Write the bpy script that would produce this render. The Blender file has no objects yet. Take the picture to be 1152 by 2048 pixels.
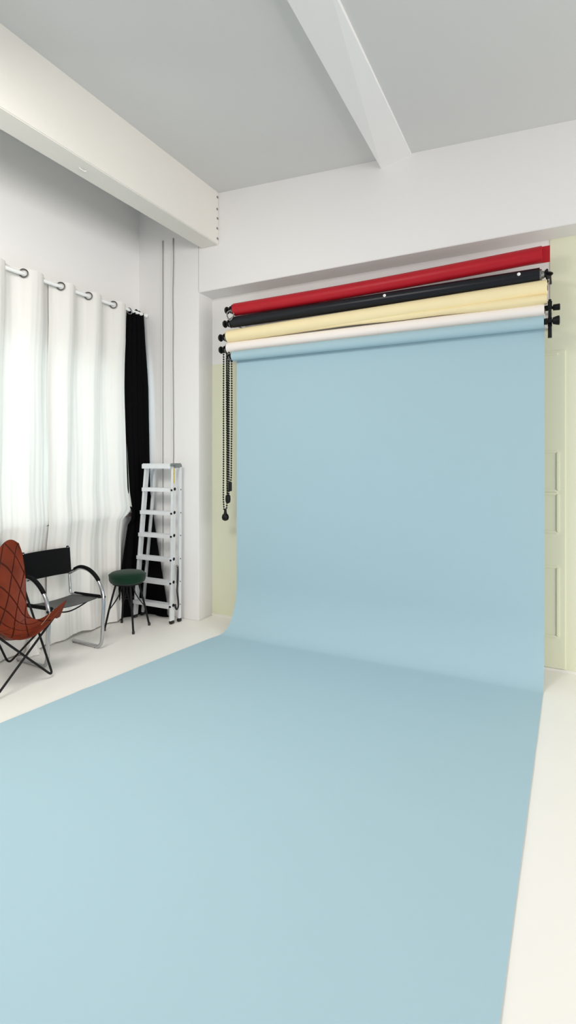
import bpy, bmesh, math, random
from mathutils import Vector, Matrix, noise
random.seed(7)
S = bpy.context.scene
C = S.collection
PI = math.pi

# ------------------------------------------------------------------ materials
def mat(name, col, rough=0.6, metal=0.0, spec=0.5, bump=0.0, bscale=40.0, var=0.0, vscale=3.0,
        translucent=0.0, tcol=None, sheen=0.0, coat=0.0):
    m = bpy.data.materials.new(name); m.use_nodes = True
    nt = m.node_tree; N = nt.nodes; L = nt.links
    b = N['Principled BSDF']; out = N['Material Output']
    b.inputs['Base Color'].default_value = (*col, 1)
    b.inputs['Roughness'].default_value = rough
    b.inputs['Metallic'].default_value = metal
    b.inputs['Specular IOR Level'].default_value = spec
    if sheen: b.inputs['Sheen Weight'].default_value = sheen
    if coat: b.inputs['Coat Weight'].default_value = coat
    tc = N.new('ShaderNodeTexCoord')
    if var:
        n = N.new('ShaderNodeTexNoise'); n.inputs['Scale'].default_value = vscale; n.inputs['Detail'].default_value = 4
        L.new(tc.outputs['Object'], n.inputs['Vector'])
        r = N.new('ShaderNodeMix'); r.data_type = 'RGBA'
        r.inputs[6].default_value = (*[c*(1-var) for c in col], 1)
        r.inputs[7].default_value = (*[min(1, c*(1+var)) for c in col], 1)
        L.new(n.outputs['Fac'], r.inputs[0]); L.new(r.outputs[2], b.inputs['Base Color'])
    if bump:
        n2 = N.new('ShaderNodeTexNoise'); n2.inputs['Scale'].default_value = bscale; n2.inputs['Detail'].default_value = 5
        L.new(tc.outputs['Object'], n2.inputs['Vector'])
        bp = N.new('ShaderNodeBump'); bp.inputs['Strength'].default_value = bump; bp.inputs['Distance'].default_value = 0.01
        L.new(n2.outputs['Fac'], bp.inputs['Height']); L.new(bp.outputs['Normal'], b.inputs['Normal'])
    if translucent:
        t = N.new('ShaderNodeBsdfTranslucent'); t.inputs['Color'].default_value = (*(tcol or col), 1)
        mx = N.new('ShaderNodeMixShader'); mx.inputs[0].default_value = translucent
        L.new(b.outputs[0], mx.inputs[1]); L.new(t.outputs[0], mx.inputs[2]); L.new(mx.outputs[0], out.inputs[0])
    return m

M = {}
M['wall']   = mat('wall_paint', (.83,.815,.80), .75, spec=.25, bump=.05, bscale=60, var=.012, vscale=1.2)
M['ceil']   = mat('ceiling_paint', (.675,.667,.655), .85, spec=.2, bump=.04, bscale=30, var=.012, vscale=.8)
M['beam']   = mat('beam_paint', (.765,.735,.68), .75, spec=.25, bump=.12, bscale=25, var=.015, vscale=2)
M['green']  = mat('sage_paint', (.76,.77,.59), .55, spec=.3, bump=.03, bscale=60, var=.015, vscale=2)
M['floor']  = mat('floor_coating', (.87,.85,.80), .45, spec=.35, bump=.03, bscale=15, var=.02, vscale=1.5)
M['paper']  = mat('blue_paper', (.385,.545,.615), .8, spec=.2, bump=.015, bscale=90)
M['red']    = mat('red_paper', (.44,.008,.018), .42, spec=.3, bump=.35, bscale=9, var=.10, vscale=6)
M['black_vinyl'] = mat('charcoal_vinyl', (.009,.010,.014), .32, spec=.28, bump=.06, bscale=10)
M['cream']  = mat('cream_paper', (.92,.785,.475), .6, spec=.2, bump=.05, bscale=12, var=.03, vscale=5)
M['white_paper'] = mat('white_paper', (.92,.86,.82), .6, spec=.2)
M['plastic'] = mat('black_plastic', (.006,.006,.0065), .45, spec=.2)
M['iron']   = mat('black_rod', (.005,.005,.0055), .45, spec=.2)
M['curtain'] = mat('white_cotton', (.92,.905,.87), .9, spec=.1, bump=.05, bscale=180, translucent=.27, tcol=(.86,.85,.80))
M['blackout'] = mat('black_cloth', (.0035,.0035,.0038), .9, spec=.05, translucent=.02, tcol=(.3,.36,.40))
M['rod']    = mat('white_enamel', (.86,.86,.85), .35)
M['steel']  = mat('dull_steel', (.30,.30,.29), .35, metal=1)
M['chrome'] = mat('chrome', (.50,.50,.52), .18, metal=1)
M['alu']    = mat('aluminium', (.80,.82,.84), .42, metal=.55, bump=.02, bscale=80, var=.05, vscale=14)
M['alu_cap'] = mat('grey_cast_cap', (.26,.28,.28), .5, metal=.4, bump=.1, bscale=60)
M['leather_black'] = mat('black_leather', (.003,.003,.0035), .65, spec=.12, bump=.06, bscale=120)
M['seat_black'] = mat('black_saddle_leather', (.03,.03,.031), .38, spec=.5, bump=.06, bscale=120)
M['velvet'] = mat('green_velvet', (.004,.026,.012), .75, spec=.1, bump=.1, bscale=60, sheen=.15)
M['sill']   = mat('brown_sill', (.17,.13,.115), .5)
M['pvc']    = mat('white_window_frame', (.85,.85,.85), .4)
M['cable']  = mat('grey_cable', (.33,.32,.31), .6)
M['cable_light'] = mat('painted_batten', (.80,.79,.77), .7)
M['gold']   = mat('yellow_sticker', (.62,.47,.10), .5, var=.5, vscale=70)
M['rubber'] = mat('dark_rubber', (.014,.013,.012), .7)
M['skirt']  = mat('cream_skirting', (.84,.82,.76), .5)
M['eyelet_dark'] = mat('pewter_eyelet', (.14,.14,.14), .35, metal=.9)

def glass():
    m = bpy.data.materials.new('window_glass'); m.use_nodes = True
    N = m.node_tree.nodes; L = m.node_tree.links; N.remove(N['Principled BSDF'])
    t = N.new('ShaderNodeBsdfTransparent'); g = N.new('ShaderNodeBsdfGlossy'); g.inputs['Roughness'].default_value = .03
    mx = N.new('ShaderNodeMixShader'); mx.inputs[0].default_value = .06
    L.new(t.outputs[0], mx.inputs[1]); L.new(g.outputs[0], mx.inputs[2]); L.new(mx.outputs[0], N['Material Output'].inputs[0])
    return m
M['glass'] = glass()

def leather():
    m = bpy.data.materials.new('cognac_leather'); m.use_nodes = True
    N = m.node_tree.nodes; L = m.node_tree.links; b = N['Principled BSDF']
    b.inputs['Roughness'].default_value = .5; b.inputs['Specular IOR Level'].default_value = .22
    uv = N.new('ShaderNodeUVMap'); uv.uv_map = 'hide'
    sep = N.new('ShaderNodeSeparateXYZ'); L.new(uv.outputs[0], sep.inputs[0])
    def seam(a, c, off, width):
        p = N.new('ShaderNodeMath'); p.operation = 'MULTIPLY'; p.inputs[1].default_value = a; L.new(sep.outputs[1], p.inputs[0])
        q = N.new('ShaderNodeMath'); q.operation = 'MULTIPLY_ADD'; q.inputs[1].default_value = c; q.inputs[2].default_value = off
        L.new(sep.outputs[0], q.inputs[0])
        s = N.new('ShaderNodeMath'); s.operation = 'ADD'; L.new(p.outputs[0], s.inputs[0]); L.new(q.outputs[0], s.inputs[1])
        f = N.new('ShaderNodeMath'); f.operation = 'PINGPONG'; f.inputs[1].default_value = .5; L.new(s.outputs[0], f.inputs[0])
        r = N.new('ShaderNodeMapRange'); r.inputs[1].default_value = 0; r.inputs[2].default_value = width
        r.inputs[3].default_value = 1; r.inputs[4].default_value = 0; L.new(f.outputs[0], r.inputs[0])
        return r.outputs[0]
    s1 = seam(-5.6, 5.1, .15, .06); s2 = seam(3.7, 3.9, .3, .06)
    mx = N.new('ShaderNodeMath'); mx.operation = 'MAXIMUM'; L.new(s1, mx.inputs[0]); L.new(s2, mx.inputs[1])
    n = N.new('ShaderNodeTexNoise'); n.inputs['Scale'].default_value = 9; n.inputs['Detail'].default_value = 6
    tc = N.new('ShaderNodeTexCoord'); L.new(tc.outputs['Object'], n.inputs[0])
    c = N.new('ShaderNodeMix'); c.data_type = 'RGBA'
    c.inputs[6].default_value = (.080,.0095,.002,1); c.inputs[7].default_value = (.19,.026,.005,1); L.new(n.outputs['Fac'], c.inputs[0])
    d = N.new('ShaderNodeMix'); d.data_type = 'RGBA'; d.inputs[7].default_value = (.030,.005,.002,1)
    L.new(mx.outputs[0], d.inputs[0]); L.new(c.outputs[2], d.inputs[6]); L.new(d.outputs[2], b.inputs['Base Color'])
    bp = N.new('ShaderNodeBump'); bp.inputs['Strength'].default_value = .8; bp.inputs['Distance'].default_value = .008; bp.invert = True
    L.new(mx.outputs[0], bp.inputs['Height']); L.new(bp.outputs[0], b.inputs['Normal'])
    return m
M['leather'] = leather()
M['leather_dark'] = mat('leather_underside', (.13,.025,.012), .75, spec=.2, bump=.1, bscale=60)
M['thread'] = mat('pale_thread', (.62,.42,.30), .7)

# ------------------------------------------------------------------ mesh helpers
def V(*a): return Vector(a)
def box(bm, a, b, bevel=0):
    a, b = Vector(a), Vector(b)
    r = bmesh.ops.create_cube(bm, size=1)
    vs = r['verts']; c = (a+b)/2; d = b-a
    for v in vs: v.co = Vector((v.co.x*d.x, v.co.y*d.y, v.co.z*d.z)) + c
    if bevel:
        es = list({e for v in vs for e in v.link_edges})
        bmesh.ops.bevel(bm, geom=es, offset=bevel, segments=2, affect='EDGES')
def beam(bm, p, q, w, h, side=None, bevel=0):
    """a bar from p to q, w along `side`, h across it"""
    p, q = Vector(p), Vector(q); d = (q-p).normalized()
    s = Vector(side) if side else d.orthogonal()
    s = (s - d*s.dot(d)).normalized(); t = d.cross(s)
    vs = []
    for base in (p, q):
        for i, j in ((-1,-1),(1,-1),(1,1),(-1,1)): vs.append(bm.verts.new(base + s*i*w/2 + t*j*h/2))
    fs = [(0,1,2,3),(7,6,5,4),(0,4,5,1),(1,5,6,2),(2,6,7,3),(3,7,4,0)]
    for f in fs: bm.faces.new([vs[k] for k in f])
    if bevel:
        es = list({e for v in vs for e in v.link_edges})
        bmesh.ops.bevel(bm, geom=es, offset=bevel, segments=2, affect='EDGES')
def smooth_path(pts, n=8, closed=False):
    P = [Vector(p) for p in pts]; out = []
    m = len(P); rng = m if closed else m-1
    for i in range(rng):
        p1, p2 = P[i], P[(i+1) % m]
        p0 = P[(i-1) % m] if (closed or i > 0) else p1*2-p2
        p3 = P[(i+2) % m] if (closed or i+2 < m) else p2*2-p1
        for k in range(n):
            t = k/n
            out.append(.5*((2*p1)+(p2-p0)*t+(2*p0-5*p1+4*p2-p3)*t*t+(3*p1-p0-3*p2+p3)*t**3))
    if not closed: out.append(P[-1])
    return out
def round_path(pts, r, n=6):
    """polyline with rounded corners of radius about r"""
    P = [Vector(p) for p in pts]; out = [P[0]]
    for i in range(1, len(P)-1):
        a, b, c = P[i-1], P[i], P[i+1]
        k = min(r, (a-b).length*.49, (c-b).length*.49)
        s = b+(a-b).normalized()*k; e = b+(c-b).normalized()*k
        for j in range(n+1):
            t = j/n; out.append(s*(1-t)**2 + b*2*t*(1-t) + e*t*t)
    out.append(P[-1]); return out
def tube(bm, pts, r, seg=10, caps=True):
    P = [Vector(p) for p in pts]; rings = []
    R = r if callable(r) else (lambda t: r)
    d = (P[1]-P[0]).normalized(); s = d.orthogonal().normalized()
    for i, p in enumerate(P):
        if i == 0: d2 = (P[1]-P[0])
        elif i == len(P)-1: d2 = (P[-1]-P[-2])
        else: d2 = (P[i+1]-P[i-1])
        if d2.length < 1e-9: d2 = d
        d = d2.normalized(); s = (s-d*s.dot(d)).normalized(); t = d.cross(s); rr = R(i/(len(P)-1))
        rings.append([bm.verts.new(p+(s*math.cos(2*PI*k/seg)+t*math.sin(2*PI*k/seg))*rr) for k in range(seg)])
    for a, b in zip(rings, rings[1:]):
        for k in range(seg): bm.faces.new((a[k], a[(k+1) % seg], b[(k+1) % seg], b[k]))
    if caps:
        bm.faces.new(list(reversed(rings[0]))); bm.faces.new(rings[-1])
def lathe(bm, base, axis, prof, seg=24):
    """prof: (distance along axis, radius)"""
    base = Vector(base); d = Vector(axis).normalized(); s = d.orthogonal().normalized(); t = d.cross(s); rings = []
    for h, r in prof:
        rings.append([bm.verts.new(base+d*h+(s*math.cos(2*PI*k/seg)+t*math.sin(2*PI*k/seg))*max(r, 1e-4)) for k in range(seg)])
    for a, b in zip(rings, rings[1:]):
        for k in range(seg): bm.faces.new((a[k], a[(k+1) % seg], b[(k+1) % seg], b[k]))
    bm.faces.new(list(reversed(rings[0]))); bm.faces.new(rings[-1])
def ball(bm, c, r, sub=2, sc=(1,1,1)):
    q = bmesh.ops.create_icosphere(bm, subdivisions=sub, radius=r)
    for v in q['verts']: v.co = Vector((v.co.x*sc[0], v.co.y*sc[1], v.co.z*sc[2])) + Vector(c)
def torus(bm, c, axis, R, r, seg=20, ms=8):
    d = Vector(axis).normalized(); s = d.orthogonal().normalized(); t = d.cross(s); rings = []
    for i in range(seg):
        a = 2*PI*i/seg; o = s*math.cos(a)+t*math.sin(a)
        rings.append([bm.verts.new(Vector(c)+o*(R+r*math.cos(2*PI*k/ms))+d*r*math.sin(2*PI*k/ms)) for k in range(ms)])
    for i in range(seg):
        a, b = rings[i], rings[(i+1) % seg]
        for k in range(ms): bm.faces.new((a[k], a[(k+1) % ms], b[(k+1) % ms], b[k]))
def sheet(bm, f, nu, nv, uvname=None):
    g = [[bm.verts.new(f(i/nu, j/nv)) for j in range(nv+1)] for i in range(nu+1)]
    lay = bm.loops.layers.uv.new(uvname) if uvname else None
    for i in range(nu):
        for j in range(nv):
            fc = bm.faces.new((g[i][j], g[i+1][j], g[i+1][j+1], g[i][j+1]))
            if lay:
                for lp, (a, b) in zip(fc.loops, ((i,j),(i+1,j),(i+1,j+1),(i,j+1))): lp[lay].uv = (a/nu, b/nv)
def B(): return bmesh.new()
def obj(name, bm, m, parent=None, smooth=True, angle=35):
    bmesh.ops.recalc_face_normals(bm, faces=bm.faces)
    me = bpy.data.meshes.new(name); ms = m if isinstance(m, list) else [m]
    if parent is not None:
        w = Vector(parent.get('base', (0,0,0))); bmesh.ops.translate(bm, verts=bm.verts, vec=-w)
    bm.to_mesh(me); bm.free()
    for k in ms: me.materials.append(k)
    if smooth and len(me.polygons):
        me.polygons.foreach_set('use_smooth', [True]*len(me.polygons))
        me.set_sharp_from_angle(angle=math.radians(angle))
    o = bpy.data.objects.new(name, me); C.objects.link(o)
    if parent is not None:
        o.parent = parent; o['base'] = tuple(parent.get('base', (0,0,0)))
    return o
def solid(o, t, off=0):
    bm = bmesh.new(); bm.from_mesh(o.data)
    bmesh.ops.solidify(bm, geom=bm.faces[:], thickness=t); bm.normal_update()
    bm.to_mesh(o.data); bm.free()
    o.data.polygons.foreach_set('use_smooth', [True]*len(o.data.polygons)); o.data.set_sharp_from_angle(angle=math.radians(70)); return o
def tag(o, label=None, cat=None, group=None, kind=None):
    if label: o['label'] = label
    if cat: o['category'] = cat
    if group: o['group'] = group
    if kind: o['kind'] = kind
    return o
def thing(name, loc, label, cat, group=None):
    o = bpy.data.objects.new(name, None); C.objects.link(o); o.location = loc; o['base'] = tuple(loc); o.empty_display_size = .1
    return tag(o, label, cat, group)
def struct(name, bm, m, parent=None, smooth=False):
    o = obj(name, bm, m, parent, smooth)
    if parent is None: o['kind'] = 'structure'
    return o
def copy_tree(o, parent=None):
    c = o.copy(); C.objects.link(c)
    if parent: c.parent = parent
    for ch in list(o.children): copy_tree(ch, c)
    return c

# ------------------------------------------------------------------ room
YW, YN, XL, XJ, XR, YB = 4.364, 4.60, -4.10, -3.30, 1.4, -.7      # front wall face, niche face, window wall, niche jamb
bm = B(); box(bm, (XL-.25, YB, -.1), (XR, 4.8, 0)); struct('floor', bm, M['floor'])

def ceil_z(x, y):
    far = 4.29 - .066*(x+3.056)
    near = 4.285 + (0.0 if x < -3.056 else .012*(x+3.056))
    t = max(0, min(1, (YW-y)/4.4)); return far*(1-t)+near*t
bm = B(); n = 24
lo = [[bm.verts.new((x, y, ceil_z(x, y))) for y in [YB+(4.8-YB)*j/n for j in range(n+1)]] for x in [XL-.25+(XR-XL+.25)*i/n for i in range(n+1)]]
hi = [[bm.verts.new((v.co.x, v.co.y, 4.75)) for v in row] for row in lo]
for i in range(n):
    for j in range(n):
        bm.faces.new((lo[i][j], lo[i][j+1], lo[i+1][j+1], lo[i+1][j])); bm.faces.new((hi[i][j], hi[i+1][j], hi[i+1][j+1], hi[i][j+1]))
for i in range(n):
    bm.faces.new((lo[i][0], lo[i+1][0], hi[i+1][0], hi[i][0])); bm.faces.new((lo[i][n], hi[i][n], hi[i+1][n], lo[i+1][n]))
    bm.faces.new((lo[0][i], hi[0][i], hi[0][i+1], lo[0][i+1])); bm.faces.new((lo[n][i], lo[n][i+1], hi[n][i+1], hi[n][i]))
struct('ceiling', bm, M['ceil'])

bm = B()
box(bm, (XL-.25, YW, 0), (XJ, 4.85, 4.6), .004)              # pillar
box(bm, (XJ-.004, YW, 3.337), (XR, 4.85, 4.6), .004)         # lintel above the recess
box(bm, (XJ-.004, YN, 2.64), (XR, 4.85, 3.36))               # recess, white upper part
wb = struct('wall_back', bm, M['wall'])
bm = B(); box(bm, (XJ-.004, YN-.004, 0), (XR, 4.85, 2.64)); box(bm, (-.103, YN-.004, 2.64), (XR, 4.85, 3.34)); struct('dado_paint', bm, M['green'], wb)
bm = B(); box(bm, (XJ+.002, YN-.016, 0), (-1.25, YN, .022)); box(bm, (-1.25, YN-.02, 0), (XR, YN, .018)); struct('baseboard_back', bm, M['skirt'])

# panel door half hidden by the paper
dr = thing('door_1', (-.62, YN, 0), 'sage green panelled door at the back of the recess beside the blue paper', 'door'); dr['kind'] = 'structure'
bm = B(); box(bm, (-1.22, YN-.012, .02), (-.0, YN, 2.47)); struct('door_leaf', bm, M['green'], dr)
for z0, z1 in ((.265,.80),(1.07,1.365),(1.39,1.69),(1.76,2.445)):
    bm = B()
    for x0, x1 in ((-1.17,-.68),(-.56,-.05)):
        w = .022; y = YN-.012
        for a, b in (((x0,z0),(x1,z0)),((x1,z0),(x1,z1)),((x1,z1),(x0,z1)),((x0,z1),(x0,z0))):
            if z0 > 1.7 and a[1]+b[1] < 4.8: continue
            beam(bm, (a[0],y,a[1]), (b[0],y,b[1]), w, .014, side=(0,0,1) if a[1]==b[1] else (1,0,0), bevel=.004)
    struct('panel_moulding', bm, M['green'], dr)

# window wall with its opening
WY0, WY1, WZ0, WZ1 = 1.55, 4.16, 1.08, 2.62
bm = B()
box(bm, (XL-.25, YB, 0), (XL, YW, WZ0)); box(bm, (XL-.25, YB, WZ1), (XL, YW, 4.6))
box(bm, (XL-.25, YB, WZ0), (XL, WY0, WZ1)); box(bm, (XL-.25, WY1, WZ0), (XL, YW, WZ1))
struct('wall_left', bm, M['wall'])
bm = B()
fx = XL-.17
for a, b in (((fx,WY0,WZ0),(fx,WY1,WZ0)),((fx,WY0,WZ1),(fx,WY1,WZ1))): beam(bm, (a[0],a[1],a[2]+(.03 if a[2]<2 else -.03)), (b[0],b[1],b[2]+(.03 if b[2]<2 else -.03)), .06, .06)
for y in (WY0+.03, 2.42, 3.29, WY1-.03): beam(bm, (fx,y,WZ0), (fx,y,WZ1), .06, .06, side=(0,1,0))
w1 = struct('window_1', bm, M['pvc'])
bm = B(); box(bm, (fx-.003, WY0, WZ0), (fx+.003, WY1, WZ1)); struct('glass_pane', bm, M['glass'], w1)
bm = B(); box(bm, (XL-.16, WY0-.03, WZ0-.035), (-4.038, 4.215, WZ0+.002), .004); struct('window_sill', bm, M['sill'], w1)

# ceiling beams
bm = B(); box(bm, (-3.262, YB, 3.775), (-3.056, YW+.002, 4.45), .006)
b1 = struct('trim_1', bm, M['beam'])
for k, z in enumerate((3.83,3.93,4.03,4.12,4.24)):
    bm = B(); lathe(bm, (-3.056, YW-.02-.004*(k % 2), z), (1,0,0), [(0,.012),(.003,.012),(.004,.004)], 10); struct('screw_head', bm, M['steel'], b1)
bm = B(); tube(bm, round_path([(-3.16,2.75,3.777),(-3.16,2.75,3.768),(-3.16,2.79,3.766),(-3.145,2.80,3.768)], .012), .004, 8); obj('hook', bm, M['beam'], b1)
bm = B()
q = [(-1.385,YW+.002,4.105),(-1.125,YW+.002,4.150),(-1.125,2.6,4.187),(-1.372,2.6,4.182),(-1.125,YB,4.26),(-1.372,YB,4.24)]
lo2 = [bm.verts.new(v) for v in q]; up2 = [bm.verts.new((v[0],v[1],4.6)) for v in q]
for a, b, c, d in ((0,1,2,3),(3,2,4,5)): bm.faces.new((lo2[a],lo2[b],lo2[c],lo2[d])); bm.faces.new((up2[d],up2[c],up2[b],up2[a]))
for a, b in ((1,2),(2,4),(5,3),(3,0),(0,1),(4,5)): bm.faces.new((lo2[a],up2[a],up2[b],lo2[b]))
struct('trim_2', bm, M['wall'])

# two cable runs down the pillar face
def cable(x0, wob, label):
    t = thing('wall_cable', (x0, YW, 0), label, 'cable', 'cables down the pillar')
    bm = B()
    pts = [(x0+wob*noise.noise((z*3.1, x0*9, 2)), YW-.006, z) for z in [.05+3.9*i/60 for i in range(61)]]
    tube(bm, pts, .0055, 8); obj('cable_run', bm, M['cable'], t)
    bm = B(); tube(bm, [(p[0]-.013, YW-.004, p[2]) for p in pts], .008, 8); obj('cover_strip', bm, M['cable_light'], t)
cable(-3.762, .002, 'straight thin grey cable down the white pillar, the one nearer the window wall')
cable(-3.622, .012, 'slightly wavy thin grey cable down the white pillar, the one nearer the recess')

# ------------------------------------------------------------------ rolls
YR = 4.35
def roll(name, label, m, x0, x1, z0, z1, r, y=YR, core=True, sag=.0):
    t = thing(name, (x0, y, z0), label, 'backdrop roll', None)
    bm = B(); n = 40
    pts = [(x0+(x1-x0)*i/n, y, z0+(z1-z0)*i/n - sag*math.sin(PI*i/n)) for i in range(n+1)]
    tube(bm, pts, r, 28); obj('paper_roll', bm, m, t, angle=50)
    d = V(x1-x0, 0, z1-z0).normalized()
    for p, s in ((pts[0], -1), (pts[-1], 1)):
        if s > 0 and not core: continue
        bm = B(); lathe(bm, p, d*s, [(-.002,.020),(.005,.020),(.006,.014)], 16)
        obj('core_tube', bm, M['sill'], t)
    return t
def drive(t, x, z, y=YR, knob=True):
    """chain drive with its wheel and its clamping knob, on the window side of a roll"""
    bm = B(); lathe(bm, (x-.004, y, z), (-1,0,0), [(0,.024),(.004,.034),(.012,.036),(.018,.028),(.026,.028),(.032,.036),(.042,.036),(.048,.024)], 20)
    box(bm, (x-.036, y-.012, z+.03), (x-.012, y+.012, z+.047), .004)
    w = obj('drive_wheel', bm, M['plastic'], t)
    if knob:
        bm = B(); lathe(bm, (x-.05, y, z), (-1,0,0), [(0,.008),(.022,.008),(.026,.014),(.030,.033),(.040,.037),(.052,.030),(.058,.012)], 20)
        obj('clamp_knob', bm, M['plastic'], t)
rr = roll('backdrop_roll', 'glossy red paper roll, topmost of the rolls in the recess', M['red'], -2.852, -.150, 3.098, 3.147, .060, core=False, sag=.014)
drive(rr, -2.855, 3.103)
bm = B()                                                                         # loose outer end, standing flat past the roll
def flap(u, v):
    x = -.46 + u*(.46-.098); z = 3.147 + (.067 - .122*v)
    return V(x, YR + (.048 if False else .03) + .02*(1-u)*0 - .012*math.sin(v*PI), z - .004*(1-u))
sheet(bm, flap, 10, 10); solid(obj('loose_end', bm, M['red'], rr), .002)
rb = roll('backdrop_roll', 'charcoal black vinyl roll with rivets, just below the red roll', M['black_vinyl'], -2.875, -.165, 2.978, 2.996, .0525)
drive(rb, -2.878, 2.972)
for x in (-1.335, -.305):
    bm = B(); zc = 2.972+(x+2.875)/2.71*.022; lathe(bm, (x, YR-.0495, zc+.016), (0,-1,.25), [(0,.013),(.006,.012),(.009,.006)], 14); obj('rivet', bm, M['rod'], rb)
bm = B(); lathe(bm, (-.165, YR, 2.994), (1,0,0), [(0,.044),(.012,.044),(.016,.030),(.03,.026)], 20); obj('end_ring', bm, M['steel'], rb)
bm = B(); lathe(bm, (-.137, YR, 2.994), (1,0,0), [(0,.02),(.012,.022),(.02,.012)], 16)
beam(bm, (-.122,YR-.03,3.02), (-.112,YR+.03,2.965), .03, .014, bevel=.004); beam(bm, (-.122,YR,3.0), (-.080,YR-.02,2.985), .026, .022, bevel=.006)
beam(bm, (-.122,YR,2.99), (-.118,YR,2.945), .008, .008); ball(bm, (-.118,YR,2.942), .013)
obj('wing_knob', bm, M['plastic'], rb)
rc = roll('backdrop_roll', 'cream paper roll sagging loosely at one end, between black and white rolls', M['cream'], -2.927, -.116, 2.845, 2.893, .061)
drive(rc, -2.93, 2.842)
bm = B()
def lip(u, v):                                                                   # the slack turn under the cream roll
    x = -2.25 + u*(2.25-.116); zc = 2.842+(x+2.927)/2.81*.051; s = max(0, u)**1.3
    a = 2*PI*v
    return V(x, YR-.012 - (.012+.040*s)*math.cos(a), zc-.040-.046*s + (.014+.026*s)*math.sin(a)*(1+.12*math.sin(u*17)))
sheet(bm, lip, 40, 18); obj('slack_turn', bm, M['cream'], rc)
rw = roll('backdrop_roll', 'white paper roll between the cream roll and the blue roll', M['white_paper'], -2.940, -.135, 2.736, 2.732, .056, y=4.372)
drive(rw, -2.943, 2.728, y=4.375)
bm = B(); lathe(bm, (-.135,4.375,2.75), (1,0,0), [(0,.02),(.03,.02),(.032,.012),(.055,.012),(.057,.022),(.10,.024),(.104,.018)], 18); obj('clamp_knob', bm, M['plastic'], rw)

# the blue paper: roll above, sweep and floor run below, one thing
YBL = 4.29
rbl = roll('paper_backdrop', 'light blue seamless paper backdrop hanging from its roll and sweeping out over the floor', M['paper'], -2.832, -.136, 2.632, 2.630, .047, y=YBL)
rbl['category'] = 'backdrop'
YP = YBL+.047
prof = [(YP, 2.63-.0*k) for k in range(0)]
for k in range(41): prof.append((YP, 2.63-(2.63-.46)*k/40))
for k in range(1, 31):
    a = PI/2*k/30; prof.append((YP-.27+.27*math.cos(a), .46-.455*math.sin(a)))
y = prof[-1][0]
while y > -.4: y -= .045; prof.append((y, .005))
arc = [0]
for a, b in zip(prof, prof[1:]): arc.append(arc[-1]+math.hypot(a[0]-b[0], a[1]-b[1]))
bm = B(); NX = 72; rows = []
for k, (yy, zz) in enumerate(prof):
    row = []
    for i in range(NX+1):
        u = i/NX
        dl = max(0, 4.20-yy); xl = -2.822 - .107*dl - (.02 if yy < 4.2 else 0)*min(1, dl*4); xr = -.134 - .012*dl
        x = xl+(xr-xl)*u
        onfloor = max(0, min(1, (4.0-yy)/.6))
        w = .0034*noise.noise((x*.7, yy*2.6, 1.7)) + .0018*noise.noise((x*1.6, yy*5.0, 5.1))
        xc = -2.3 + (2.3-yy)*1.9                                               # a long faint crease across the floor run
        dcr = abs((x+2.6)*(-.46)+(2.43-yy)*.89); w += .0030*math.exp(-(dcr/.035)**2)
        z2 = zz + onfloor*(max(-.003, w)+.003)
        y2 = yy + (1-onfloor)*.002*noise.noise((x*1.1, zz*1.4, 9))*(1 if zz < 2.4 else 0)
        row.append(bm.verts.new((x, y2, z2)))
    rows.append(row)
for a, b in zip(rows, rows[1:]):
    for i in range(NX): bm.faces.new((a[i], a[i+1], b[i+1], b[i]))
solid(obj('paper_sweep', bm, M['paper'], rbl, angle=80), .0015)
bm = B(); lathe(bm, (-2.838,YBL,2.632), (-1,0,0), [(0,.018),(.012,.03),(.022,.03),(.03,.016),(.042,.016),(.046,.024),(.056,.02)], 16)
beam(bm, (-2.846,YBL-.005,2.665), (-2.842,YBL-.005,2.58), .018, .02, bevel=.004); obj('drive_wheel', bm, M['plastic'], rbl)
bm = B(); lathe(bm, (-.136,YBL,2.632), (1,0,0), [(0,.022),(.022,.024),(.026,.012),(.055,.012),(.058,.024),(.085,.032),(.10,.034),(.104,.02)], 18); obj('clamp_knob', bm, M['plastic'], rbl)

# brackets carrying the rolls
bk = thing('roll_bracket', (-2.90, YN, 2.6), 'steel hook bracket at the window end of the stacked rolls', 'bracket', 'brackets of the backdrop rolls')
bm = B(); box(bm, (-2.915, YN-.016, 2.56), (-2.875, YN-.004, 3.2), .002); obj('wall_rail', bm, M['rod'], bk)
for x, z, y in ((-2.878,3.103,YR),(-2.90,2.972,YR),(-2.952,2.842,YR),(-2.965,2.728,4.375),(-2.862,2.632,YBL)):
    bm = B(); tube(bm, round_path([(x,YN-.01,z+.0),(x,y+.05,z-.005),(x,y+.02,z-.040),(x,y-.02,z-.040),(x,y-.036,z-.005)], .025), .006, 8)
    obj('hook_arm', bm, M['steel'], bk)
bk2 = thing('roll_bracket', (-.09, YN, 2.55), 'black upright bracket with hooks at the door end of the white and blue rolls', 'bracket', 'brackets of the backdrop rolls')
bm = B(); tube(bm, [(-.098,4.33,2.80),(-.098,4.33,2.52)], lambda t: .010 if t < .8 else .014, 10); box(bm, (-.112,4.315,2.60),(-.084,4.345,2.67),.004); box(bm, (-.112,4.315,2.73),(-.084,4.345,2.79),.004)
obj('upright', bm, M['plastic'], bk2)
for z in (2.76, 2.64, 3.0):
    bm = B(); beam(bm, (-.098,4.34,z), (-.098,YN,z), .02, .014, side=(0,0,1), bevel=.003); obj('hook_arm', bm, M['plastic'], bk2)

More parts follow.
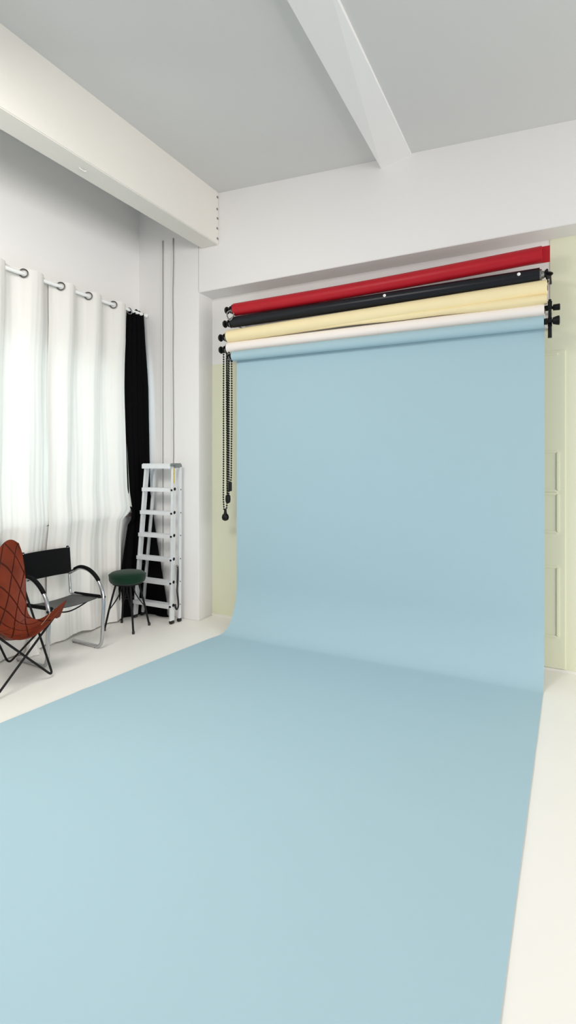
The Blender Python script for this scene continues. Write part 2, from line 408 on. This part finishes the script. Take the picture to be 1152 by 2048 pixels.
# bead chains
def chain(name, label, xa, xb, ztop, zbot, y, weight):
    t = thing(name, ((xa+xb)/2, y, zbot), label, 'chain', 'pull chains of the backdrop rolls')
    bm = B(); p = .0235
    for x, ph in ((xa, 0), (xb, .4)):
        z = ztop - ph*p; k = 0; last = None
        while z > zbot+.05:
            tt = (ztop-z)/(ztop-zbot); xx = x + ((xa+xb)/2-x)*max(0, (tt-.90)/.1)*.6 + .002*math.sin(z*3+x*50)
            c = V(xx, y+.002*math.sin(z*5+ph*9), z)
            ball(bm, c, .0100, 1, (1,1,.95))
            if last is not None: beam(bm, last, c, .0035, .0035)
            last = c; z -= p; k += 1
    obj('bead_loop', bm, M['plastic'], t)
    bm = B(); xm = (xa+xb)/2
    if weight == 'ball': lathe(bm, (xm,y,zbot+.06), (0,0,-1), [(0,.012),(.035,.014),(.05,.018),(.062,.030),(.085,.036),(.108,.030),(.12,.012)], 20)
    elif weight == 'barrel': lathe(bm, (xm,y,zbot+.06), (0,0,-1), [(0,.014),(.004,.019),(.085,.019),(.09,.012)], 18)
    else: lathe(bm, (xm,y,zbot+.06), (0,0,-1), [(0,.012),(.012,.024),(.05,.026),(.075,.022),(.085,.010)], 18)
    obj('chain_weight', bm, M['plastic'], t)
chain('pull_chain', 'long black bead chain ending in a round ball weight, lowest of the chains', -2.994, -2.950, 2.70, 1.095, 4.36, 'ball')
chain('pull_chain', 'black bead chain ending in a pear-shaped weight, between ball and barrel weights', -2.944, -2.918, 2.70, 1.235, 4.345, 'pear')
chain('pull_chain', 'black bead chain ending in a short barrel weight, beside the edge of the blue paper', -2.912, -2.876, 2.60, 1.36, 4.325, 'barrel')
t = thing('pull_chain', (-2.89,YR,2.9), 'short pale bead chain looped between the red and black rolls', 'chain', 'pull chains of the backdrop rolls')
bm = B()
for k in range(26):
    a = 2*PI*k/26; c = V(-2.875+.038*math.cos(a), YR-.045+.01*math.sin(a*2), 3.035+.045*math.sin(a)); ball(bm, c, .0085, 1)
    c2 = V(-2.875+.038*math.cos(a+2*PI/26), YR-.045+.01*math.sin((a+2*PI/26)*2), 3.035+.045*math.sin(a+2*PI/26)); beam(bm, c, c2, .004, .004)
obj('bead_loop', bm, M['steel'], t)

# ------------------------------------------------------------------ curtains
XC, ZR = -3.98, 3.172
t = thing('curtain_rod', (XC, 3.0, ZR), 'white curtain rod above the window wall', 'curtain rod')
bm = B(); tube(bm, [(XC,1.2,ZR-.01),(XC,4.325,ZR+.01)], .017, 14); obj('rod_tube', bm, M['rod'], t)
bm = B(); lathe(bm, (XC,4.325,ZR+.01), (0,1,0), [(0,.018),(.004,.022),(.022,.022),(.026,.014)], 14); obj('end_cap', bm, M['rod'], t)
for y in (1.9, 4.30):
    bm = B(); beam(bm, (XC,y,ZR-.018), (XL,y,ZR-.018), .014, .014); box(bm, (XL,y-.02,ZR-.06), (XL+.012,y+.02,ZR+.03), .002); obj('rod_bracket', bm, M['rod'], t)

RINGS = [3.878, 3.566, 3.258, 2.893, 2.56, 2.24, 1.92]
def phase(y):
    """wave phase of the gathered cloth: 0 at each visible eyelet"""
    R = sorted(RINGS)
    if y <= R[0]: return 2*PI*(y-R[0])/.32
    for i in range(len(R)-1):
        if y <= R[i+1]: return 2*PI*(i+(y-R[i])/(R[i+1]-R[i]))
    return 2*PI*(len(R)-1+(y-R[-1])/.32)
def curtain(name, label, ya, yb, ya2, yb2, zb, seed, hem=None, group=None, pushx=0, edge=None, tuck=False):
    t = thing(name, (XC, (ya+yb)/2, 0), label, 'curtain', group)
    bm = B(); NY = int((yb-ya)*150); NZ = 60
    def f(u, v):
        z = (ZR+.045) + (zb-(ZR+.045))*v
        yt = ya+(yb-ya)*u; yq = ya2+(yb2-ya2)*u
        s = v**1.4
        y = yt+(yq-yt)*s
        ph = phase(yt)
        low = max(0, min(1, (v-.02)/.5))
        A = .048*(1-low)+.020*low
        w = math.sin(ph); w = math.copysign(abs(w)**.7, w)
        x = XC + A*w - .012*low
        n1 = noise.noise((y*5.0+seed, z*.55, seed)); n2 = noise.noise((y*14+seed, z*.9, 3+seed))
        pl = .5+.5*math.sin(y*41+2.2*noise.noise((y*3, z*.4, seed+20))+seed)
        x += low*(.022*n1+.003*n2) + .003*n2 + (.4+.6*low)*(.008*pl**6 - .007*(1-pl)**8)
        y += .010*noise.noise((yt*7, z*1.3, seed+8))*low
        if edge: y += u**6*edge(z)
        if hem: x, y, z = hem(u, v, x, y, z)
        if tuck: x -= .035*max(0, (u-.94)/.06)
        if low > .2:
            def zone(c0, c1, w=.10): return max(0, min(1, (z-c0)/w+.5))*max(0, min(1, (c1-z)/w+.5))
            ks = zone(.98, 1.20, .25); kl_ = 1 if z < 1.03 else 0
            lo_ = -4.086*(1-ks) - 4.030*ks; hi_ = -3.945 - .040*max(0, min(1, (1.7-z)/.8))*max(0, min(1, (z-.05)/.3))
            m_ = (lo_+hi_)/2; h_ = (hi_-lo_)/2
            kk = min(1, (low-.2)/.3); x = x*(1-kk) + kk*(m_ + h_*math.tanh((x-XC+.006)/max(h_,.02)))
        return V(x + pushx, y, z)
    sheet(bm, f, NY, NZ); c = solid(obj('cloth_panel', bm, M['curtain'], t, angle=80), .0016)
    for y in RINGS:
        if ya-.01 < y < yb+.01:
            d = V(1, .55, 0) if False else V(.62, -.78, 0)
            bm = B(); torus(bm, V(XC+.002+pushx, y, ZR+.002)+d*.016, d, .033, .0055, 24, 8); obj('eyelet', bm, M['eyelet_dark'], t)
    return t
def hem2(u, v, x, y, z):
    k = max(0, (v-.86)/.14); e = max(0, 1-u/.22)
    x += k*e*.035; y -= 0
    z += .02*k*(1-e)*0 + k*.03*max(0, math.sin((u-.2)*9))*.5
    return x, y, z
cur = curtain('curtain', 'off-white eyelet curtain panel behind the brown leather chair', 1.3, 3.215, 1.3, 3.22, .012, 1.0, group='white curtains', tuck=True)
bm = B()
def bunch(u, v):
    a = u*2*PI; k = 1+.22*noise.noise((math.cos(a)*1.6, math.sin(a)*1.6, v*2.2)); r = (.028+.034*v+.012*math.sin(a*5)*v)*k
    return V(-3.945+.7*r*math.cos(a), 2.945+r*math.sin(a), .135-.130*v)
sheet(bm, bunch, 36, 14); obj('floor_fold', bm, M['curtain'], cur)
curtain('curtain', 'off-white eyelet curtain panel hanging between the black armchair and the black curtain', 3.165, 4.03, 3.165, 4.035, .012, 4.0, hem=hem2, group='white curtains',
        edge=lambda z: .13*max(0, min(1, (2.7-z)/1.6))**1.3 if z > 1.11 else .13*max(0, 1-(1.11-z)/.06))

# black curtain bunched into the corner
t = thing('curtain', (-4.0, 4.2, 0), 'narrow black curtain hanging in the corner behind the ladder', 'curtain')
bm = B()
BOT = smooth_path([(-4.03,3.985,0),(-4.045,4.08,0),(-4.02,4.17,0),(-4.0,4.25,0),(-3.94,4.315,0),(-3.83,4.325,0),(-3.67,4.318,0)], 10)
def bot(u):
    k = u*(len(BOT)-1); i = min(int(k), len(BOT)-2); return BOT[i].lerp(BOT[i+1], k-i)
KB = [(3.2,0),(2.4,.20),(1.6,.245),(1.3,.26),(.79,.56),(.13,1.0),(0,1.0)]
def kb(z):
    for (a, p), (b, q) in zip(KB, KB[1:]):
        if z >= b: return p+(q-p)*(a-z)/(a-b)
    return 1
def fb(u, v):
    z = (ZR+.02)+(.006-(ZR+.02))*v
    top = V(XC+.0, 4.045+.272*u, 0); b = bot(u); k = kb(z)
    zl = max(0, min(1, (ZR-z)/1.9)); kl = k*u + zl*(1-u)
    p = top.lerp(b, kl)
    ed = .15*max(0, min(1, (2.7-z)/1.6))**1.3 if z > 1.06 else .15*max(0, 1-(1.06-z)/.75)
    p.y += (1-u)**2*ed
    wv = .014*math.sin(u*PI*9+z*.6)*(1-.3*v); p.x += wv*(1-.7*u*zl) + .006*noise.noise((u*9, z*1.5, 3)); p.y += -.012*abs(math.sin(u*PI*5))*u*zl
    p.x = max(p.x, -4.085 if not (1.0 < z < 1.13 and p.y < 4.19) else -3.99); p.y = min(p.y, 4.352)
    p.z = z; return p
sheet(bm, fb, 70, 60); solid(obj('cloth_panel', bm, M['blackout'], t, angle=80), .002)
bm = B(); torus(bm, (XC+.016, 4.085, ZR-.012), (.75,-.66,0), .024, .004, 20, 8); obj('eyelet', bm, M['steel'], t)
for y0, h in ((4.10,.012),(4.20,.022),(4.24,.016)):
    bm = B(); ball(bm, (XC-.004, y0, ZR+.020), .022, 2, (.6,1.1,h/.022+.15)); obj('gathered_heading', bm, M['blackout'], t)
bm = B()
def pile(u, v):
    a = u*2*PI; r = .02+.98*v
    return V(-3.74+.085*r*math.cos(a)*(1+.15*noise.noise((math.cos(a)*2,math.sin(a)*2,1))), 4.325+.025*r*math.sin(a), .004+.05*(1-v**2)*(1+.5*noise.noise((math.cos(a)*3,v*3,2))))
sheet(bm, pile, 24, 8); obj('floor_fold', bm, M['blackout'], t)

# ------------------------------------------------------------------ step ladder
t = thing('step_ladder', (-3.7, 4.2, 0), 'folded aluminium step ladder leaning on the white pillar', 'ladder')
FR0, FR1 = V(-3.482,4.165,.03), V(-3.489,4.205,1.575)
FL0, FL1 = V(-3.965,4.165,.03), V(-3.842,4.205,1.575)
RR0, RR1 = V(-3.466,4.262,.03), V(-3.474,4.285,1.575)
RL0, RL1 = V(-3.955,4.262,.03), V(-3.80,4.285,1.575)
for a, b in ((FR0,FR1),(FL0,FL1)):
    bm = B(); beam(bm, a, b, .022, .058, side=(1,0,0), bevel=.003); obj('stile', bm, M['alu'], t)
for a, b in ((RR0,RR1),(RL0,RL1)):
    bm = B(); beam(bm, a, b, .022, .034, side=(1,0,0), bevel=.003); obj('rear_leg', bm, M['alu'], t)
for a in (FR0,FL0,RR0,RL0):
    bm = B(); d = .026 if a.y < 4.2 else .022
    box(bm, (a.x-.018, a.y-d-.004, 0), (a.x+.018, a.y+d, .036), .008); obj('rubber_foot', bm, M['rubber'], t)
ZS = [.185,.415,.645,.880,1.110,1.345]
for z in ZS:
    k = (z-.03)/1.545; l = FL0.lerp(FL1, k); r = FR0.lerp(FR1, k)
    bm = B(); yb = l.y
    box(bm, (l.x-.004, yb-.046, z-.004), (r.x-.008, yb+.040, z+.006), .002)      # tread plate
    box(bm, (l.x-.004, yb-.050, z-.030), (r.x-.008, yb-.044, z+.008), .002)      # front lip
    for q in range(6): box(bm, (l.x+.01, yb-.036+q*.013, z+.005), (r.x-.02, yb-.032+q*.013, z+.0085))
    s = obj('step', bm, M['alu'], t)
    bm = B(); lathe(bm, (r.x-.001, yb-.0275, z-.012), (0,-1,0), [(0,.011),(.004,.011),(.005,.006)], 12); obj('plug', bm, M['plastic'], s)
    bm = B(); lathe(bm, (r.x+.010, yb+.006, z-.002), (1,0,0), [(0,.016),(.003,.016),(.004,.008)], 14); obj('plug', bm, M['plastic'], s)
    rr_ = RR0.lerp(RR1, k)
    bm = B(); lathe(bm, (rr_.x+.010, rr_.y, z-.01), (1,0,0), [(0,.006),(.003,.006),(.004,.003)], 10); obj('rivet', bm, M['plastic'], t)
for z in (.55,):
    k = (z-.03)/1.545; l = FL0.lerp(FL1, k); bm = B(); beam(bm, (l.x-.012,l.y-.02,z), (l.x+.02,l.y+.09,z), .008, .008); obj('hinge_pin', bm, M['plastic'], t)
for z in (.14, .55, 1.0):
    k = (z-.03)/1.545; l = RL0.lerp(RL1, k); r = RR0.lerp(RR1, k)
    if z != .14: continue
    bm = B(); beam(bm, l, r, .022, .012, side=(0,0,1), bevel=.002); obj('rear_brace', bm, M['alu'], t)
bm = B(); box(bm, (-3.862,4.15,1.570), (-3.492,4.275,1.60), .006); box(bm, (-3.862,4.146,1.548), (-3.492,4.158,1.594), .003); obj('top_platform', bm, M['alu'], t)
bm = B(); box(bm, (-3.496,4.15,1.572), (-3.462,4.305,1.603), .010); box(bm, (-3.476,4.19,1.556), (-3.456,4.30,1.59), .008); obj('top_cap', bm, M['alu_cap'], t)
bm = B(); k = (1.48-.03)/1.545; p = FR0.lerp(FR1, k); box(bm, (p.x+.0105, p.y-.018, 1.40), (p.x+.013, p.y-.002, 1.555)); obj('sticker', bm, M['gold'], t)
bm = B()
def strap(u, v):
    pts = STR; k = u*(len(pts)-1); i = min(int(k), len(pts)-2); p = pts[i].lerp(pts[i+1], k-i); return p + V(0, (v-.5)*.022, 0)
STR = smooth_path([(-3.462,4.225,.57),(-3.455,4.222,.52),(-3.454,4.218,.42),(-3.455,4.212,.32),(-3.452,4.222,.24),(-3.450,4.225,.17),(-3.456,4.212,.135),(-3.462,4.200,.16),(-3.462,4.198,.19)], 6)
sheet(bm, strap, 40, 2); solid(obj('strap', bm, M['rubber'], t), .004)
bm = B(); tube(bm, [(-3.458,4.212,.55),(-3.458,4.212,.40)], .006, 8); lathe(bm, (-3.461,4.215,.57), (1,0,0), [(0,.012),(.006,.010)], 10); obj('strap_buckle', bm, M['steel'], t)

# ------------------------------------------------------------------ stool
cx, cy = -3.77, 3.853
t = thing('stool', (cx, cy, 0), 'round dark green velvet stool on thin black legs in front of the ladder', 'stool')
bm = B(); pr = [(0,.145),(.006,.160),(.03,.172),(.066,.174),(.084,.168),(.097,.150),(.106,.11),(.111,.06),(.112,.001)]
lathe(bm, (cx,cy,.448), (0,0,1), pr, 48); obj('seat_cushion', bm, M['velvet'], t, angle=60)
bm = B(); torus(bm, (cx,cy,.524), (0,0,1), .173, .004, 48, 8); obj('piping', bm, M['velvet'], t)
bm = B(); lathe(bm, (cx,cy,.436), (0,0,1), [(0,.14),(.012,.14)], 32); obj('seat_base', bm, M['iron'], t)
feet = [(-3.590,3.745),(-3.905,3.690),(-3.945,3.955),(-3.645,4.020)]
for i, (x, y) in enumerate(feet):
    d = V(x-cx, y-cy, 0); tp = V(cx, cy, .442)+d*.50; ft = V(x, y, .006)
    bm = B(); tube(bm, smooth_path([tp, tp.lerp(ft,.5)+d*.02, ft], 8), .0095, 10)
    lg = obj('leg', bm, M['iron'], t)
    bm = B(); lathe(bm, (x, y, 0), (0,0,1), [(0,.012),(.02,.013),(.03,.010)], 12); obj('foot_cap', bm, M['rubber'], lg)
    for s in (-.30, .30):                                                    # two wire struts to the underside of the seat
        e = V(cx, cy, .440) + Matrix.Rotation(s*1.6, 3, 'Z') @ d*.22
        m_ = tp.lerp(ft, .58)+d*.02
        bm = B(); tube(bm, smooth_path([m_, m_.lerp(e,.5)-d*.10, e], 8), .0045, 8); obj('strut', bm, M['iron'], lg)
bm = B(); torus(bm, (cx,cy,.30), (0,0,1), .055, .004, 28, 8); obj('strut_ring', bm, M['iron'], t)

# ------------------------------------------------------------------ tubular armchair
o0 = V(-3.765, 3.062, 0); th = math.radians(-3)
fw, sd = V(math.cos(th), math.sin(th), 0), V(-math.sin(th), math.cos(th), 0)
def W(x, y, z): return o0+fw*x+sd*y+V(0,0,z)
t = thing('armchair', tuple(o0), 'tubular chrome armchair with black leather sling back and seat in front of the white curtains', 'chair')
R_ = .0155
for s in (-1, 1):
    y0 = .262*s; yb = .212*s
    side = [W(-.165,y0,.016), W(.12,y0,.016), W(.178,y0,.022), W(.215,y0,.075), W(.228,y0,.25), W(.236,y0,.40), W(.215,y0,.515), W(.150,y0,.605), W(.055,y0-.004*s,.665), W(-.045,y0-.014*s,.680), W(-.115,y0-.032*s,.650), W(-.150,yb,.628)]
    bm = B(); tube(bm, smooth_path(side, 10), R_, 12); fr = obj('side_frame', bm, M['chrome'], t)
    pad = smooth_path(side, 10)[66:100]
    bm = B(); tube(bm, [p+V(0,0,.006) for p in pad], lambda q: .0175 if .03 < q < .97 else .011, 12); obj('arm_pad', bm, M['leather_black'], fr)
    for x in (-.15, .13):
        bm = B(); lathe(bm, W(x,y0,0), (0,0,1), [(0,.010),(.006,.011)], 10); obj('glide', bm, M['rubber'], fr)
    back = [W(.215,y0-.03*s,.462), W(.05,y0-.035*s,.452), W(-.085,y0-.045*s,.446), W(-.130,yb,.462), W(-.140,yb,.52), W(-.150,yb,.63), W(-.172,yb,.86)]
    bm = B(); tube(bm, smooth_path(back, 10), .011, 12); bp = obj('back_post', bm, M['chrome'], t)
    bm = B(); lathe(bm, W(-.172,yb,.858), (0,0,1), [(0,.0125),(.008,.012),(.011,.006)], 10); obj('post_cap', bm, M['plastic'], bp)
bm = B()
def backrest(u, v):
    y = -.224+.448*u; z = .855-.225*v; x = -.172+.022*v/1.0*1.0
    return W(x-.020*math.sin(PI*u)+.012*(abs(2*u-1)**8), y, z)
sheet(bm, backrest, 30, 10); solid(obj('backrest', bm, M['leather_black'], t, angle=70), .010)
for s in (-1, 1):
    bm = B(); tube(bm, [W(-.172+.022*k/6, .212*s, .852-.22*k/6) for k in range(7)], .0165, 12); obj('backrest_sleeve', bm, M['leather_black'], t)
bm = B()
def seat(u, v):
    y = (-.232+.464*u); x = .225-.325*v
    return W(x, y, .462-.012*v-.022*math.sin(PI*u)*(.7+.3*math.sin(PI*v)))
sheet(bm, seat, 24, 16); solid(obj('seat', bm, M['seat_black'], t, angle=70), .006)
for s in (-1, 1):
    bm = B(); tube(bm, [W(.225-.32*k/8, .230*s, .463-.012*k/8) for k in range(9)], .0155, 12); obj('seat_sleeve', bm, M['leather_black'], t)
    bm = B(); beam(bm, W(.215,.225*s,.455), W(.232,.264*s,.452), .012, .012); ball(bm, W(.236,.27*s,.452), .014, 1); obj('seat_bolt', bm, M['plastic'], t)
bm = B(); tube(bm, smooth_path([W(.14,-.235,.455),W(.135,-.15,.412),W(.13,0,.378),W(.135,.15,.412),W(.14,.235,.455)], 8), .006, 8); obj('seat_brace', bm, M['iron'], t)

# ------------------------------------------------------------------ butterfly chair
yc = 2.475
t = thing('butterfly_chair', (-3.6, yc, 0), 'cognac brown quilted leather butterfly chair on a black rod frame', 'chair')
c_, b_ = V(-3.884,.215,.985), V(-3.380,.298,.515)
fr_, br_ = V(-3.396,.235,.010), V(-3.915,.235,.010)
def P(p, s): return V(p.x, yc+s*p.y, p.z)
bm = B()
rods = []
def foot_loop(a, f, b):
    """a rod running down to a floor bend and up again"""
    return round_path([a, f, b], .06, 8)
for s in (-1, 1):
    # front low corner -> opposite front foot ; front low corner -> rear foot of its own side (side X) and so on
    rods.append(foot_loop(P(b_, -s), P(fr_, s), P(c_, s)))
    rods.append(foot_loop(P(b_, s), P(br_, s), P(c_, -s)))
for r in rods:
    bm = B(); tube(bm, r, .0082, 10); obj('frame_rod', bm, M['iron'], t)
for s in (-1, 1):
    for p, nm in ((c_, 'frame_rod'), (b_, 'frame_rod')):
        q = P(p, s); bm = B(); ball(bm, q, .011, 2); obj('corner_bend', bm, M['iron'], t)
# leather sling: rows from the back's top edge to the seat's front edge, columns from the middle to the side edge
ROWS = [
 [(-3.815,.00,.800),(-3.850,.09,.915),(-3.862,.165,.985),(-3.862,.225,.998),(-3.850,.275,.965)],
 [(-3.770,.00,.700),(-3.795,.09,.775),(-3.808,.165,.840),(-3.812,.225,.872),(-3.806,.274,.880)],
 [(-3.720,.00,.590),(-3.728,.08,.625),(-3.732,.140,.670),(-3.730,.195,.705),(-3.722,.238,.735)],
 [(-3.670,.00,.485),(-3.672,.07,.505),(-3.672,.120,.535),(-3.668,.160,.568),(-3.658,.197,.603)],
 [(-3.615,.00,.400),(-3.617,.06,.410),(-3.616,.105,.428),(-3.610,.140,.450),(-3.600,.170,.478)],
 [(-3.540,.00,.358),(-3.542,.06,.364),(-3.545,.110,.380),(-3.542,.148,.402),(-3.534,.180,.430)],
 [(-3.465,.00,.348),(-3.464,.07,.356),(-3.464,.130,.378),(-3.462,.178,.410),(-3.458,.218,.452)],
 [(-3.362,.00,.366),(-3.360,.10,.386),(-3.356,.180,.436),(-3.350,.240,.494),(-3.338,.300,.565)],
]
def cr(p0, p1, p2, p3, t): return .5*((2*p1)+(p2-p0)*t+(2*p0-5*p1+4*p2-p3)*t*t+(3*p1-p0-3*p2+p3)*t**3)
def interp(arr, k):
    n_ = len(arr)-1; i = min(int(k), n_-1); f = k-i
    g = lambda j: arr[max(0, min(n_, j))]
    p0 = g(i-1) if i > 0 else arr[0]*2-arr[1]; p3 = g(i+2) if i+2 <= n_ else arr[n_]*2-arr[n_-1]
    return cr(p0, g(i), g(i+1), p3, f)
FULL = []
for r in ROWS:
    pts = [Vector(p) for p in r]
    FULL.append([V(p.x, yc-p.y, p.z) for p in reversed(pts[1:])] + [V(p.x, yc+p.y, p.z) for p in pts])
bm = B()
def hide(u, v):
    cols = [interp(r, v*8) for r in FULL]; return interp(cols, u*7)
sheet(bm, hide, 56, 64, 'hide')
sl = solid(obj('leather_sling', bm, M['leather'], t, angle=80), .004)
for s in (-1, 1):                                                            # corner pockets folded over the frame
    bm = B()
    a, b, c, d = P(V(-3.336,.304,.572), s), P(V(-3.352,.262,.515), s), P(V(-3.378,.212,.455), s), P(V(-3.395,.292,.440), s)
    tip, e = a, P(V(-3.392,.262,.436), s)
    vs = [bm.verts.new(v) for v in (tip, b, c, e, d)]
    bm.faces.new((vs[0], vs[1], vs[2], vs[3])); bm.faces.new((vs[0], vs[3], vs[4]))
    solid(obj('corner_pocket', bm, M['leather_dark'], sl), .004)
    bm = B(); p1, p2 = interp(FULL[6], 8 if s > 0 else 0), interp(FULL[7], 6.6 if s > 0 else 1.4)
    q = [hide(.90, .5+s*.5*(1-k*.06)) + V(.002, 0, .004) for k in range(8)]
    tube(bm, q, .0025, 6); obj('stitch_line', bm, M['thread'], sl)
bm = B(); tube(bm, [hide(1, k/40)+V(.001,0,.001) for k in range(41)], .0035, 6); obj('front_binding', bm, M['leather_dark'], sl)
bm = B(); tube(bm, [hide(.605, k/40)+V(.0035,0,.003) for k in range(41)], .003, 6); obj('seat_seam', bm, M['leather_dark'], sl)
for vv in (.42, .66, .80):
    bm = B(); tube(bm, [hide(.61+.385*k/20, vv+.012*k/20)+V(0,0,.0035) for k in range(21)], .0022, 6); obj('seat_seam', bm, M['leather_dark'], sl)
bm = B(); tube(bm, [hide(k/40, 1)+V(0,.001,0) for k in range(41)], .003, 6); tube(bm, [hide(k/40, 0)-V(0,.001,0) for k in range(41)], .003, 6); tube(bm, [hide(0, k/40) for k in range(41)], .003, 6); obj('edge_binding', bm, M['leather'], sl)

# ------------------------------------------------------------------ light
w = bpy.data.worlds.new('daylight'); S.world = w; w.use_nodes = True
N = w.node_tree.nodes; L = w.node_tree.links; bg = N['Background']
tc = N.new('ShaderNodeTexCoord'); sp = N.new('ShaderNodeSeparateXYZ'); L.new(tc.outputs['Generated'], sp.inputs[0])
mr = N.new('ShaderNodeMapRange'); mr.inputs[1].default_value = -.25; mr.inputs[2].default_value = .15; L.new(sp.outputs[2], mr.inputs[0])
mx = N.new('ShaderNodeMix'); mx.data_type = 'RGBA'; mx.inputs[6].default_value = (.50,.51,.54,1); mx.inputs[7].default_value = (1.0,.99,.975,1)
L.new(mr.outputs[0], mx.inputs[0]); L.new(mx.outputs[2], bg.inputs[0]); bg.inputs[1].default_value = .70

def area(name, loc, rot, sx, sy, power, col):
    l = bpy.data.lights.new(name, 'AREA'); l.shape = 'RECTANGLE'; l.size = sx; l.size_y = sy; l.energy = power; l.color = col
    o = bpy.data.objects.new(name, l); C.objects.link(o); o.location = loc; o.rotation_euler = rot; return o
area('window_daylight', (-4.75, 2.85, 1.95), (0, -PI/2, 0), 1.7, 2.8, 66, (.62,.86,1.0))

def aim(o, p):
    o.rotation_euler = (Vector(p)-o.location).to_track_quat('-Z', 'Y').to_euler()
overhead_fill = area('overhead_fill_light', (-2.2, .9, 3.5), (0,0,0), 1.5, 1.0, 72, (1.0,.965,.92)); aim(overhead_fill, (-3.2, 2.3, 0))  # added fill light without a fixture, brightens the floor and window side
side_fill = area('side_daylight_fill', (5.0, 1.6, 1.9), (0,0,0), 5.0, 3.0, 260, (1.0,.985,.965)); aim(side_fill, (-4.0, 2.6, 1.9))  # added area light off the open side, lifts the window wall and niche jamb

# ------------------------------------------------------------------ camera
cam = bpy.data.cameras.new('camera'); co = bpy.data.objects.new('camera', cam); C.objects.link(co)
cam.sensor_fit = 'HORIZONTAL'; cam.sensor_width = 36; cam.lens = 36*1062/1152
cam.shift_x = 0; cam.shift_y = -97/1152
cam.clip_start = .02; cam.clip_end = 100
co.location = (0, 0, 1.6); co.rotation_euler = (PI/2, 0, math.radians(27.55))
S.camera = co
S.view_settings.view_transform = 'Standard'; S.view_settings.look = 'None'; S.view_settings.gamma = 1
S.view_settings.use_curve_mapping = False; S.view_settings.exposure = 0.0
for o in C.objects:
    if 'base' in o: del o['base']
